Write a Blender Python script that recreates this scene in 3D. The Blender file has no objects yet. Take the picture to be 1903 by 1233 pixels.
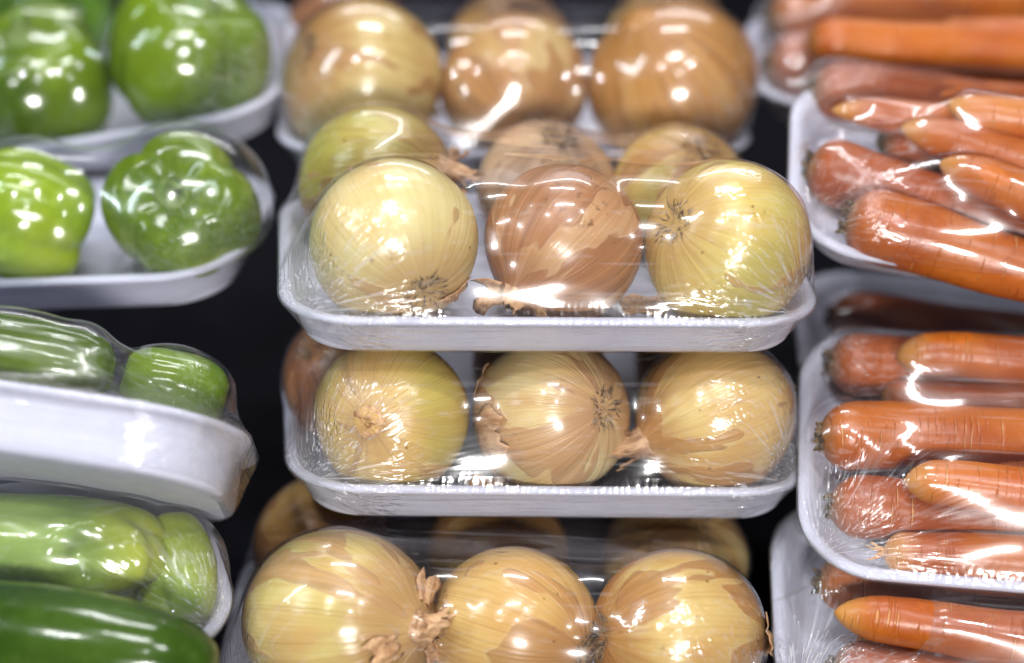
import bpy, bmesh, math, random
import numpy as np
from mathutils import Vector, Matrix, noise as mnoise

R = math.radians
rnd = random.Random(7)
SC = bpy.context.scene
COL = SC.collection

# ------------------------------------------------------------------ camera
IW, IH = 1903, 1233
MPP = 0.268e-3                      # metres per photo pixel in the plane of focus
PITCH, DIST = R(23), 1.30
FWD = Vector((0, math.cos(PITCH), -math.sin(PITCH)))
UP = Vector((0, math.sin(PITCH), math.cos(PITCH)))
RT = Vector((1, 0, 0))
# world origin: middle of the lower front edge of the sharp onion tray (photo pixel 1027, 660)
AIM = RT * ((IW / 2 - 1027) * MPP) + UP * ((660 - IH / 2) * MPP)
EYE = AIM - FWD * DIST

cam_d = bpy.data.cameras.new('camera')
cam = bpy.data.objects.new('camera', cam_d)
COL.objects.link(cam)
cam.location = EYE
cam.rotation_euler = (math.pi / 2 - PITCH, 0, 0)
cam_d.sensor_width = 36
cam_d.lens = 36 * DIST / (IW * MPP)
cam_d.clip_start = 0.05
cam_d.clip_end = 50
cam_d.dof.use_dof = True
cam_d.dof.focus_distance = DIST + 0.004
cam_d.dof.aperture_fstop = 1.9
cam_d.dof.aperture_blades = 9
SC.camera = cam

# ------------------------------------------------------------------ world and lamps (indoors: shop lighting)
wd = bpy.data.worlds.new('World')
SC.world = wd
wd.use_nodes = True
bg = wd.node_tree.nodes['Background']
bg.inputs['Color'].default_value = (0.45, 0.45, 0.70, 1)
bg.inputs['Strength'].default_value = 0.055

def area(name, loc, target, sx, sy, power, col=(1, 1, 1)):
    l = bpy.data.lights.new(name, 'AREA')
    l.shape = 'ELLIPSE' if name == 'shop_window' else 'RECTANGLE'
    l.size, l.size_y = sx, sy
    l.energy = power
    l.color = col
    o = bpy.data.objects.new(name, l)
    o.location = loc
    o.rotation_euler = (Vector(target) - Vector(loc)).to_track_quat('-Z', 'Y').to_euler()
    COL.objects.link(o)
    return o

def spot(name, loc, rad, power, col=(1, 1, 1)):
    l = bpy.data.lights.new(name, 'POINT')
    l.shadow_soft_size = rad
    l.energy = power
    l.color = col
    o = bpy.data.objects.new(name, l)
    o.location = loc
    COL.objects.link(o)
    return o

CW = (0.98, 0.98, 1.0)
area('ceiling_panel', (0.0, 1.55, 1.65), (0, 0.1, 0), 2.0, 0.8, 5, (0.95, 0.92, 1.0))
area('ceiling_tube', (0.1, 1.50, 1.62), (0, 0.1, 0), 1.8, 0.05, 9, CW)
area('ceiling_tube', (0.0, 0.45, 1.95), (0, 0.05, 0), 0.8, 0.10, 13, CW)
area('ceiling_tube', (0.0, -0.75, 1.75), (0, 0.05, 0), 0.6, 0.05, 12, CW)
area('shop_window', (0.25, -3.2, 0.60), (0, 0.0, 0), 0.70, 0.42, 78, (1.0, 0.98, 0.96))
area('ceiling_tube', (-1.6, -0.5, 1.3), (0, 0.05, 0), 0.10, 1.0, 12, (0.80, 0.93, 1.0))
for k, (x, y, z, p) in enumerate(((0.60, -1.0, 1.55, 24), (-0.6, -1.1, 1.5, 24), (0.25, -2.0, 1.7, 20))):
    spot('ceiling_spot', (x, y, z), 0.035, p, CW)

vs = SC.view_settings
vs.view_transform = 'Standard'
vs.look = 'None'
vs.gamma = 1
vs.use_curve_mapping = False
vs.exposure = 0.12
cy = SC.cycles
cy.use_denoising = True
cy.max_bounces = 6
cy.transparent_max_bounces = 16
cy.diffuse_bounces = 2
cy.glossy_bounces = 3
cy.transmission_bounces = 4
cy.caustics_reflective = False
cy.caustics_refractive = False
cy.sample_clamp_indirect = 4

# ------------------------------------------------------------------ pixel <-> place
def ray(px, py):
    return (FWD + RT * ((px - IW / 2) * MPP / DIST) + UP * ((IH / 2 - py) * MPP / DIST)).normalized()
def at_y(px, py, Y):
    d = ray(px, py)
    return EYE + d * ((Y - EYE.y) / d.y)
def proj(p):
    v = Vector(p) - EYE
    z = v.dot(FWD)
    return (IW / 2 + v.dot(RT) / z * DIST / MPP, IH / 2 - v.dot(UP) / z * DIST / MPP)
def frame(yaw=0, tilt=0, roll=0):
    return Matrix.Rotation(R(yaw), 4, 'Z') @ Matrix.Rotation(R(tilt), 4, 'X') @ Matrix.Rotation(R(roll), 4, 'Y')
def loc_hit(M, px, py, z):
    """point of the pack's own plane z = const that the photo pixel looks at (pack coordinates)"""
    Mi = M.inverted()
    o = Mi @ EYE
    d = Mi.to_3x3() @ ray(px, py)
    return o + d * ((z - o.z) / d.z)
def cam_dir(dx, dy):
    """surface direction of a round thing from where its pole shows on its disc"""
    dz = math.sqrt(max(0.02, 1 - dx * dx - dy * dy))
    return (RT * dx + UP * dy - FWD * dz).normalized()

# ------------------------------------------------------------------ mesh helpers
def obj(name, verts, faces, mat, parent=None, smooth=True, subsurf=0):
    me = bpy.data.meshes.new(name)
    me.from_pydata([tuple(v) for v in verts], [], faces)
    me.update()
    if smooth:
        me.polygons.foreach_set('use_smooth', [True] * len(me.polygons))
    o = bpy.data.objects.new(name, me)
    COL.objects.link(o)
    if mat:
        me.materials.append(mat)
    if parent:
        o.parent = parent
    if subsurf:
        m = o.modifiers.new('smooth', 'SUBSURF')
        m.levels = m.render_levels = subsurf
    return o
def tag(o, label, cat, group=None):
    o['label'] = label
    o['category'] = cat
    if group:
        o['group'] = group
    return o
def revolve(profile, n, warp=None):
    """profile [(r,z)...] first and last on the axis"""
    V, F = [], []
    V.append(Vector((0, 0, profile[0][1])))
    for (r, z) in profile[1:-1]:
        for k in range(n):
            a = 2 * math.pi * k / n
            V.append(Vector((r * math.cos(a), r * math.sin(a), z)))
    V.append(Vector((0, 0, profile[-1][1])))
    m = len(profile) - 2
    for k in range(n):
        F.append((0, 1 + k, 1 + (k + 1) % n))
        for j in range(m - 1):
            a, b = 1 + j * n + k, 1 + j * n + (k + 1) % n
            F.append((a, a + n, b + n, b))
        a, b = 1 + (m - 1) * n + k, 1 + (m - 1) * n + (k + 1) % n
        F.append((a, len(V) - 1, b))
    if warp:
        V = [warp(v) for v in V]
    return V, F
def tube(path, radii, n=6, V=None, F=None):
    V = [] if V is None else V
    F = [] if F is None else F
    b = len(V)
    for i, p in enumerate(path):
        t = (path[min(i + 1, len(path) - 1)] - path[max(i - 1, 0)]).normalized()
        u = t.orthogonal().normalized()
        w = t.cross(u)
        for k in range(n):
            a = 2 * math.pi * k / n
            V.append(p + (u * math.cos(a) + w * math.sin(a)) * radii[i])
    for i in range(len(path) - 1):
        for k in range(n):
            k2 = (k + 1) % n
            F.append((b + i * n + k, b + i * n + k2, b + (i + 1) * n + k2, b + (i + 1) * n + k))
    F.append(tuple(b + k for k in reversed(range(n))))
    F.append(tuple(b + (len(path) - 1) * n + k for k in range(n)))
    return V, F

# ------------------------------------------------------------------ materials
class NT:
    def __init__(s, name):
        s.m = bpy.data.materials.new(name)
        s.m.use_nodes = True
        s.t = s.m.node_tree
        s.t.nodes.clear()
        s.out = s.n('ShaderNodeOutputMaterial')
    def n(s, typ, **kw):
        nd = s.t.nodes.new(typ)
        for k, v in kw.items():
            setattr(nd, k, v)
        return nd
    def put(s, sock, v):
        if isinstance(v, (int, float)):
            sock.default_value = v
        elif isinstance(v, (tuple, list)):
            sock.default_value = (*v, 1) if len(v) == 3 and sock.type == 'RGBA' else v
        elif v is not None:
            s.t.links.new(v, sock)
    def math(s, op, a, b=0.0, clamp=False):
        nd = s.n('ShaderNodeMath', operation=op, use_clamp=clamp)
        s.put(nd.inputs[0], a)
        s.put(nd.inputs[1], b)
        return nd.outputs[0]
    def vmath(s, op, a, b=None, scale=None):
        nd = s.n('ShaderNodeVectorMath', operation=op)
        s.put(nd.inputs[0], a)
        if b is not None:
            s.put(nd.inputs[1], b)
        if scale is not None:
            s.put(nd.inputs['Scale'], scale)
        return nd.outputs['Vector']
    def noise(s, vec, scale, detail=2, rough=0.5, dist=0.0, out='Fac'):
        nd = s.n('ShaderNodeTexNoise')
        s.put(nd.inputs['Vector'], vec)
        nd.inputs['Scale'].default_value = scale
        nd.inputs['Detail'].default_value = detail
        nd.inputs['Roughness'].default_value = rough
        nd.inputs['Distortion'].default_value = dist
        return nd.outputs[out]
    def voro(s, vec, scale, feature='F1', out='Distance'):
        nd = s.n('ShaderNodeTexVoronoi', feature=feature)
        s.put(nd.inputs['Vector'], vec)
        nd.inputs['Scale'].default_value = scale
        return nd.outputs[out]
    def ramp(s, fac, lo, hi, a=0.0, b=1.0):
        nd = s.n('ShaderNodeMapRange')
        nd.interpolation_type = 'SMOOTHSTEP'
        s.put(nd.inputs['Value'], fac)
        nd.inputs['From Min'].default_value = lo
        nd.inputs['From Max'].default_value = hi
        nd.inputs['To Min'].default_value = a
        nd.inputs['To Max'].default_value = b
        return nd.outputs['Result']
    def mix(s, fac, a, b, mode='MIX'):
        nd = s.n('ShaderNodeMix', data_type='RGBA', blend_type=mode)
        s.put(nd.inputs[0], fac)
        s.put(nd.inputs[6], a)
        s.put(nd.inputs[7], b)
        return nd.outputs[2]
    def bump(s, h, dist, strength=1.0, normal=None):
        nd = s.n('ShaderNodeBump')
        nd.inputs['Strength'].default_value = strength
        nd.inputs['Distance'].default_value = dist
        s.put(nd.inputs['Height'], h)
        if normal is not None:
            s.put(nd.inputs['Normal'], normal)
        return nd.outputs[0]
    def coords(s, off=(0, 0, 0)):
        c = s.n('ShaderNodeTexCoord').outputs['Object']
        return c if off == (0, 0, 0) else s.vmath('ADD', c, off)
    def principled(s, col, rough=0.5, normal=None, spec=0.5, coat=0.0, sss=0.0, sssr=(0.01, 0.005, 0.002), coat_rough=0.08):
        p = s.n('ShaderNodeBsdfPrincipled')
        s.put(p.inputs['Base Color'], col)
        s.put(p.inputs['Roughness'], rough)
        p.inputs['Specular IOR Level'].default_value = spec
        p.inputs['Coat Weight'].default_value = coat
        p.inputs['Coat Roughness'].default_value = coat_rough
        if sss:
            p.inputs['Subsurface Weight'].default_value = sss
            p.inputs['Subsurface Radius'].default_value = (1, 0.5, 0.25)
            p.inputs['Subsurface Scale'].default_value = sssr[0]
        if normal is not None:
            s.put(p.inputs['Normal'], normal)
        return p.outputs[0]
    def done(s, shader):
        s.t.links.new(shader, s.out.inputs['Surface'])
        return s.m

def mat_foam(name='white_foam', col=(0.68, 0.69, 0.81)):
    t = NT(name)
    c = t.coords()
    cell = t.voro(c, 900)
    n = t.noise(c, 60, 3)
    colr = t.mix(t.ramp(n, 0.3, 0.7), col, tuple(x * 0.93 for x in col))
    return t.done(t.principled(t.mix(t.ramp(cell, 0.1, 0.6, 0.0, 0.10), colr, (0.45, 0.46, 0.55)), 0.70, t.bump(t.math('ADD', cell, t.math('MULTIPLY', n, 2.0)), 0.0004, 0.5), 0.3))

def mat_film(name, haze=0.006, wrinkle=1.0, tint=(0.97, 0.97, 0.98), far=False):
    t = NT(name)
    c = t.coords()
    at = t.n('ShaderNodeAttribute', attribute_name='wr')
    sp = t.n('ShaderNodeSeparateColor')
    t.t.links.new(at.outputs['Color'], sp.inputs[0])
    cw, ew = sp.outputs[1], sp.outputs[2]
    dr = t.n('ShaderNodeAttribute', attribute_name='fan')
    # pleats that fan out of the corners, fine pleats along the lip, slack elsewhere
    fann = t.noise(dr.outputs['Vector'], 22.0, 1, 0.7)
    fan = t.math('MULTIPLY', fann, cw)
    st = t.vmath('MULTIPLY', c, (420.0, 420.0, 60.0))
    lip = t.math('MULTIPLY', t.noise(st, 1.0, 0), ew)
    h = t.math('ADD', t.math('MULTIPLY', fan, 0.0040 * wrinkle), t.math('MULTIPLY', lip, 0.0009 * wrinkle))
    crs = t.noise(t.vmath('MULTIPLY', c, (22.0, 22.0, 420.0)), 1.0, 1)
    h = t.math('ADD', h, t.math('MULTIPLY', t.math('MULTIPLY', crs, sp.outputs[0]), 0.0016))
    nrm = t.bump(h, 1.0, 0.8) if not far else None
    lw = t.n('ShaderNodeLayerWeight')
    lw.inputs['Blend'].default_value = 0.5
    nrm and t.t.links.new(nrm, lw.inputs['Normal'])
    f5 = t.math('POWER', lw.outputs['Facing'], 4.2)
    fres = t.math('ADD', t.math('MULTIPLY', f5, 0.80), 0.055, clamp=True)
    tr = t.n('ShaderNodeBsdfTransparent')
    tr.inputs[0].default_value = (*tint, 1)
    gl = t.n('ShaderNodeBsdfGlossy')
    gl.inputs['Roughness'].default_value = 0.10 if far else 0.07
    gl.inputs[0].default_value = (1, 1, 1, 1)
    nrm and t.t.links.new(nrm, gl.inputs['Normal'])
    gl2 = t.n('ShaderNodeBsdfGlossy')
    gl2.inputs['Roughness'].default_value = 0.20
    gl2.inputs[0].default_value = (1, 1, 1, 1)
    nrm and t.t.links.new(nrm, gl2.inputs['Normal'])
    gm = t.n('ShaderNodeMixShader')
    gm.inputs[0].default_value = 0.38
    t.t.links.new(gl.outputs[0], gm.inputs[1])
    t.t.links.new(gl2.outputs[0], gm.inputs[2])
    df = t.n('ShaderNodeBsdfDiffuse')
    df.inputs[0].default_value = (0.85, 0.85, 0.9, 1)
    fanw = t.math('MULTIPLY', t.math('MULTIPLY', t.ramp(fann, 0.56, 0.66), cw), 0.32 * wrinkle)
    if not far:
        sk_ = t.noise(t.vmath('MULTIPLY', c, (7.0, 330.0, 330.0)), 1.0, 1)
        fanw = t.math('ADD', fanw, t.ramp(sk_, 0.56, 0.74, 0, 0.07))
    hz = t.math('ADD', t.math('ADD', fanw, haze), t.math('MULTIPLY', cw, 0.05), clamp=True)
    m1 = t.n('ShaderNodeMixShader')
    t.put(m1.inputs[0], hz)
    t.t.links.new(tr.outputs[0], m1.inputs[1])
    t.t.links.new(df.outputs[0], m1.inputs[2])
    m2 = t.n('ShaderNodeMixShader')
    t.put(m2.inputs[0], fres)
    t.t.links.new(m1.outputs[0], m2.inputs[1])
    t.t.links.new(gm.outputs[0], m2.inputs[2])
    return t.done(m2.outputs[0])

def mat_onion(name, pale, tan, copper, green=0.0, patch=0.5, seed=0.0, dirt=0.3, vein=1.0):
    t = NT(name)
    c0 = t.coords()
    sx = t.n('ShaderNodeSeparateXYZ')
    t.t.links.new(c0, sx.inputs[0])
    z = t.math('DIVIDE', sx.outputs[2], 0.04)
    xy = t.n('ShaderNodeCombineXYZ')
    t.put(xy.inputs[0], sx.outputs[0])
    t.put(xy.inputs[1], sx.outputs[1])
    u = t.vmath('NORMALIZE', xy.outputs[0])
    def streak(around, along, detail=2, rough=0.5, dist=0.0, o=0.0):
        cb = t.n('ShaderNodeCombineXYZ')
        t.put(cb.inputs[2], t.math('ADD', t.math('MULTIPLY', z, along), seed + o))
        return t.noise(t.vmath('ADD', t.vmath('SCALE', u, scale=around), cb.outputs[0]), 1.0, detail, rough, dist)
    cs = t.vmath('ADD', c0, (seed, seed * 1.7, seed * 0.3))
    broad = streak(1.3, 0.7, 2, 0.5, 0.5)
    mid = streak(7.0, 0.5, 2, 0.6)
    fine = streak(34.0, 0.9, 2, 0.6)
    lines = streak(15.0, 0.22, 1, 0.5, 0.0, 9.0)
    spot = t.noise(cs, 26, 3, 0.55, 0.6)
    col = t.mix(t.ramp(t.math('ADD', t.math('MULTIPLY', broad, 0.65), t.math('MULTIPLY', spot, 0.35)), 0.36, 0.64), pale, tan)
    col = t.mix(t.ramp(mid, 0.45, 0.75, 0, 0.20 * vein), col, tan)
    if green:
        col = t.mix(t.math('MULTIPLY', t.ramp(t.noise(cs, 17, 1), 0.42, 0.68), green), col, (0.36, 0.36, 0.05))
    # outer dry skin left on in torn sheets
    sh = t.noise(t.vmath('ADD', t.vmath('SCALE', u, scale=0.9), t.vmath('SCALE', cs, scale=19.0)), 1.0, 2, 0.45, 0.35)
    edge = 0.5 + (0.5 - patch) * 0.42
    sheet = t.ramp(sh, edge, edge + 0.018)
    skin = t.mix(t.ramp(mid, 0.3, 0.75), copper, tuple(x * 0.60 for x in copper))
    col = t.mix(t.math('MULTIPLY', sheet, 0.74), col, skin)
    rimline = t.math('MULTIPLY', t.ramp(sh, edge - 0.012, edge), t.ramp(sh, edge + 0.004, edge + 0.016, 1, 0))
    col = t.mix(t.math('MULTIPLY', rimline, 0.14), col, (0.75, 0.62, 0.40))
    # drier, browner towards neck and roots
    pole = t.ramp(t.math('ADD', t.math('ABSOLUTE', z), t.math('MULTIPLY', t.math('SUBTRACT', mid, 0.5), 0.5)), 0.62, 1.02)
    col = t.mix(t.math('MULTIPLY', pole, 0.75), col, tuple(x * 0.85 for x in copper))
    ln = t.math('MULTIPLY', t.ramp(lines, 0.60, 0.64), t.ramp(lines, 0.645, 0.70, 1, 0))
    col = t.mix(t.math('MULTIPLY', ln, 0.20 * vein), col, (0.22, 0.075, 0.025))
    col = t.mix(t.ramp(fine, 0.35, 0.75, 0.0, 0.30 * vein), col, t.mix(1.0, col, (0.68, 0.50, 0.36), 'MULTIPLY'))
    # specks and soil
    vd = t.voro(t.vmath('ADD', cs, (3, 1, 2)), 95)
    sz = t.noise(cs, 45, 1)
    dots = t.math('MULTIPLY', t.ramp(vd, 0.05, 0.12, 1, 0), t.ramp(sz, 0.54, 0.60))
    col = t.mix(t.math('MULTIPLY', dots, 0.7), col, (0.16, 0.06, 0.02))
    dr = t.math('MULTIPLY', t.ramp(t.noise(cs, 130, 4, 0.7), 0.58, 0.70), t.ramp(t.noise(cs, 22, 2), 0.52, 0.66))
    col = t.mix(t.math('MULTIPLY', dr, dirt), col, (0.13, 0.06, 0.03))
    h = t.math('ADD', t.math('MULTIPLY', fine, 0.00022), t.math('MULTIPLY', mid, 0.0007))
    h = t.math('ADD', h, t.math('MULTIPLY', sheet, 0.00028))
    nrm = t.bump(h, 1.0, 0.9)
    rough = t.math('ADD', 0.22, t.math('MULTIPLY', sheet, 0.12))
    return t.done(t.principled(col, rough, nrm, 0.5))

def mat_simple(name, a, b, scale=120, rough=0.6, bump=0.0004, spec=0.3, stretch=(1, 1, 1)):
    t = NT(name)
    c = t.vmath('MULTIPLY', t.coords(), stretch)
    n = t.noise(c, scale, 4, 0.6)
    return t.done(t.principled(t.mix(t.ramp(n, 0.3, 0.7), a, b), rough, t.bump(n, bump, 0.8), spec))

def mat_carrot(name, a, b, tip, seed=0.0):
    t = NT(name)
    c = t.vmath('ADD', t.coords(), (seed, seed * 0.7, -seed))
    at = t.n('ShaderNodeAttribute', attribute_name='along')   # 0 crown .. 1 tip
    al = at.outputs['Fac']
    n = t.noise(c, 30, 3)
    col = t.mix(t.ramp(n, 0.35, 0.68), a, b)
    mott = t.noise(c, 260, 3, 0.65)
    col = t.mix(t.ramp(mott, 0.52, 0.8, 0, 0.35), col, tuple(min(1, x * 1.5 + 0.03) for x in a))
    # pale cross scars
    rg = t.noise(t.vmath('MULTIPLY', c, (620, 55, 55)), 1.0, 1, 0.4)
    gate = t.noise(c, 70, 1)
    scar = t.math('MULTIPLY', t.ramp(rg, 0.69, 0.75), t.ramp(gate, 0.44, 0.60))
    col = t.mix(t.math('MULTIPLY', scar, 0.65), col, (0.72, 0.38, 0.14))
    dk = t.math('MULTIPLY', t.ramp(t.noise(c, 190, 3, 0.7), 0.66, 0.76), t.ramp(t.noise(c, 40, 1), 0.5, 0.62))
    col = t.mix(t.math('MULTIPLY', dk, 0.55), col, (0.16, 0.035, 0.008))
    col = t.mix(t.ramp(al, 0.86, 1.0, 0, 0.8), col, tip)
    col = t.mix(t.ramp(al, 0.0, 0.05, 0.65, 0.0), col, (0.17, 0.10, 0.03))
    h = t.math('SUBTRACT', t.math('MULTIPLY', n, 0.0012), t.math('MULTIPLY', t.ramp(rg, 0.62, 0.76), 0.0005))
    h = t.math('ADD', h, t.math('MULTIPLY', mott, 0.0002))
    return t.done(t.principled(col, 0.34, t.bump(h, 1.0, 0.9), 0.5))

def mat_pepper(name, a, b, seed=0.0, pale=0.25, rough=0.16, end=None, ends=(.02, -.05)):
    t = NT(name)
    c = t.vmath('ADD', t.coords(), (seed, seed * 2, seed * 0.5))
    n = t.noise(c, 14, 2, 0.5, 0.3)
    f = t.noise(c, 160, 3, 0.6)
    col = t.mix(t.ramp(n, 0.32, 0.68), a, b)
    col = t.mix(t.ramp(f, 0.45, 0.8, 0, pale), col, tuple(min(1, x * 1.7 + 0.02) for x in b))
    if end:      # riper blossom end
        sz = t.n('ShaderNodeSeparateXYZ')
        t.t.links.new(t.n('ShaderNodeTexCoord').outputs['Object'], sz.inputs[0])
        col = t.mix(t.ramp(t.math('ADD', sz.outputs[2], t.math('MULTIPLY', t.math('SUBTRACT', n, 0.5), 0.06)), ends[1], ends[0], 1, 0), col, end)
    h = t.math('ADD', t.math('MULTIPLY', n, 0.0018), t.math('MULTIPLY', f, 0.00018))
    return t.done(t.principled(col, rough, t.bump(h, 1.0, 0.7), 0.5))

FOAM = mat_foam()
FILM = mat_film('cling_film')
FILM_FAR = mat_film('blurred_cling_film', far=True)
FILM_DULL = mat_film('dull_cling_film', haze=0.03, wrinkle=1.2)
ROOT = mat_simple('dry_root', (0.10, 0.065, 0.04), (0.42, 0.30, 0.17), 300, 0.8)
PAPER = mat_simple('papery_onion_skin', (0.40, 0.20, 0.09), (0.72, 0.46, 0.25), 330, 0.5, 0.0012, 0.4, (1, 1, 0.10))
SHADE = mat_simple('gap_shade_black', (0.004, 0.004, 0.006), (0.007, 0.007, 0.010), 40, 0.9, spec=.08)  # near-black shelf colour stands in for the deep shade between the stacks
STEM = mat_simple('pepper_stem_green', (0.10, 0.20, 0.03), (0.22, 0.28, 0.08), 160, 0.5)
STUB = mat_simple('dry_carrot_crown', (0.03, 0.022, 0.012), (0.26, 0.16, 0.07), 200, 0.8)
HAIR = mat_simple('carrot_root_hair', (0.62, 0.30, 0.10), (0.75, 0.45, 0.18), 200, 0.6)

# ------------------------------------------------------------------ foam tray with stretched film
def rrect(w, d, r, n=10):
    pts = []
    for (sx, sy, a0) in ((1, -1, -90), (1, 1, 0), (-1, 1, 90), (-1, -1, 180)):
        for k in range(n + 1):
            a = R(a0 + 90 * k / n)
            pts.append((sx * (w / 2 - r) + r * math.cos(a), sy * (d / 2 - r) + r * math.sin(a)))
    return pts

def tray_mesh(W, D, h, r, flare=0.013, lip=0.006):
    rows = [(flare + .006, 0), (flare + .0015, .0008), (flare - .001, .004), (lip + .0015, h - .006), (lip - .001, h - .0045),
            (.001, h - .0042), (0, h - .0030), (0, h - .0012), (.0012, h), (lip - .001, h), (lip + .001, h - .0012),
            (flare + .003, .0085), (flare + .0065, .0050), (flare + .012, .0045)]
    V, F = [], []
    n = None
    for (o, z) in rows:
        p = rrect(W - 2 * o, D - 2 * o, max(r - o, .006))
        n = len(p)
        V += [(x, y, z) for x, y in p]
    for j in range(len(rows) - 1):
        for k in range(n):
            F.append((j * n + k, j * n + (k + 1) % n, (j + 1) * n + (k + 1) % n, (j + 1) * n + k))
    F.append(tuple(reversed(range(n))))
    F.append(tuple((len(rows) - 1) * n + k for k in range(n)))
    return V, F

def push_out(P, obs):
    for o in obs:
        if o[0] == 'ell':
            _, c, Rm, rad = o
            q = (P - c) @ Rm / rad
            l = np.sqrt((q * q).sum(1))
            m = l < 1
            if m.any():
                qq = q[m] / np.maximum(l[m], 1e-4)[:, None]
                P[m] = c + (qq * rad) @ Rm.T
        else:
            _, a, b, ra, rb = o
            ab = b - a
            s = np.clip(((P - a) @ ab) / (ab @ ab), 0, 1)
            d = P - (a + s[:, None] * ab)
            l = np.sqrt((d * d).sum(1))
            rr = ra + (rb - ra) * s
            m = l < rr
            if m.any():
                P[m] += d[m] * ((rr[m] / np.maximum(l[m], 1e-5)) - 1)[:, None]
    return P

def boundary(u, v, W, D, r):
    """concentric map of the square onto the rounded rectangle"""
    s = np.maximum(np.abs(u), np.abs(v))
    s1 = np.maximum(s, 1e-6)
    x, y = u / s1 * W / 2, v / s1 * D / 2
    cx, cy_ = W / 2 - r, D / 2 - r
    dx, dy = np.abs(x) - cx, np.abs(y) - cy_
    k = (dx > 0) & (dy > 0)
    l = np.sqrt(dx ** 2 + dy ** 2)
    f = np.where(k, np.minimum(1.0, r / np.maximum(l, 1e-6)), 1.0)
    x = np.where(k, np.sign(x) * (cx + dx * f), x)
    y = np.where(k, np.sign(y) * (cy_ + dy * f), y)
    return x * s, y * s, s

def film_mesh(W, D, h, r, obs, flare=0.013, top=0.1, res=(96, 68), wx=1.0, slack=1.0, seed=0):
    nx, ny = res[0] // 4, res[1] // 4
    P = None
    for lev, its in enumerate((140, 90, 60)):
        gu, gv = np.meshgrid(np.linspace(-1, 1, nx + 1), np.linspace(-1, 1, ny + 1), indexing='ij')
        bx, by, s = boundary(gu, gv, W, D, r)
        if P is None:
            P = np.stack([bx, by, h + (top - h) * (1 - s ** 6)], -1)
        else:
            Q = np.zeros((nx + 1, ny + 1, 3))
            Q[::2, ::2] = P
            Q[1::2, ::2] = (P[:-1] + P[1:]) / 2
            Q[:, 1::2] = (Q[:, :-1:2] + Q[:, 2::2]) / 2
            P = Q
        edge = np.stack([bx, by, np.full_like(bx, h + .0005)], -1)
        for it in range(its):
            A = P.copy()
            A[1:-1, 1:-1] = (wx * (P[:-2, 1:-1] + P[2:, 1:-1]) + P[1:-1, :-2] + P[1:-1, 2:]) / (2 + 2 * wx)
            P = P + (A - P) * 0.9
            fl = P.reshape(-1, 3)
            P = push_out(fl, obs).reshape(P.shape)
            P[0], P[-1], P[:, 0], P[:, -1] = edge[0], edge[-1], edge[:, 0], edge[:, -1]
        nx, ny = nx * 2, ny * 2
    nx, ny = nx // 2, ny // 2
    # small slack ripples, lifting off what lies beneath
    du, dv = np.gradient(P, axis=0), np.gradient(P, axis=1)
    nrm = np.cross(du, dv)
    nrm /= np.maximum(np.linalg.norm(nrm, axis=-1), 1e-9)[..., None]
    rs = np.random.RandomState(seed + 11)
    rip = np.zeros(P.shape[:2])
    for k in range(14):
        w = rs.normal(size=3)
        w[0] *= .45
        w = w / np.linalg.norm(w) * 2 * np.pi / rs.uniform(.014, .045)
        rip += np.sin(P @ w + rs.uniform(0, 6.28)) * (2 * np.pi / np.linalg.norm(w)) / .025
    rip = .00011 * slack * rip
    fade = np.minimum(1, (1 - s) / .06)
    P = P + nrm * ((rip + .0003) * fade)[..., None]
    V = [tuple(p) for p in P.reshape(-1, 3)]
    idx = lambda i, j: i * (ny + 1) + j
    F = [(idx(i, j), idx(i + 1, j), idx(i + 1, j + 1), idx(i, j + 1)) for i in range(nx) for j in range(ny)]
    # skirt: round the lip and tucked under the tray
    loop = [(i, 0) for i in range(nx)] + [(nx, j) for j in range(ny)] + [(i, ny) for i in range(nx, 0, -1)] + [(0, j) for j in range(ny, 0, -1)]
    prev = [idx(*q) for q in loop]
    n = len(prev)
    rg = random.Random(seed)
    rows = [(-.0008, h - .0006), (-.0009, h - .0035), (flare * .45, h * .55), (flare - .0012, .002), (flare + .004, -.0006)]
    for (o, z) in rows:
        cur = []
        for (i, j) in loop:
            u, v = -1 + 2 * i / nx, -1 + 2 * j / ny
            x, y, _ = boundary(np.array(u), np.array(v), W - 2 * o, D - 2 * o, max(r - o * 0.6, .008))
            cur.append(len(V))
            V.append((float(x), float(y), z))
        for k in range(n):
            F.append((prev[k], cur[k], cur[(k + 1) % n], prev[(k + 1) % n]))
        prev = cur
    return V, F

def film_attr(o, W, D, h, r, gain=1.0):
    me = o.data
    a = me.attributes.new('wr', 'FLOAT_COLOR', 'POINT')
    co = np.zeros(len(me.vertices) * 3)
    me.vertices.foreach_get('co', co)
    co = co.reshape(-1, 3)
    sg = lambda q: np.where(q >= 0, 1.0, -1.0)
    cx, cyy = sg(co[:, 0]) * (W / 2 - r * .25), sg(co[:, 1]) * (D / 2 - r * .25)
    dx, dy, dz = co[:, 0] - cx, co[:, 1] - cyy, co[:, 2] - h
    d = np.sqrt(dx ** 2 + dy ** 2 + dz ** 2)
    cw = np.exp(-(d / .042) ** 2) * gain
    ew = np.exp(-((co[:, 2] - h) / .004) ** 2)
    sk = np.where(co[:, 2] < h - .002, 1.0, 0.0)
    c4 = np.stack([sk, cw, ew, np.ones_like(cw)], -1).astype(np.float32)
    a.data.foreach_set('color', c4.ravel())
    v = me.attributes.new('fan', 'FLOAT_VECTOR', 'POINT')
    dd = np.maximum(d, .002)
    v.data.foreach_set('vector', np.stack([dx / dd, dy / dd, dz / dd], -1).astype(np.float32).ravel())

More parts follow.
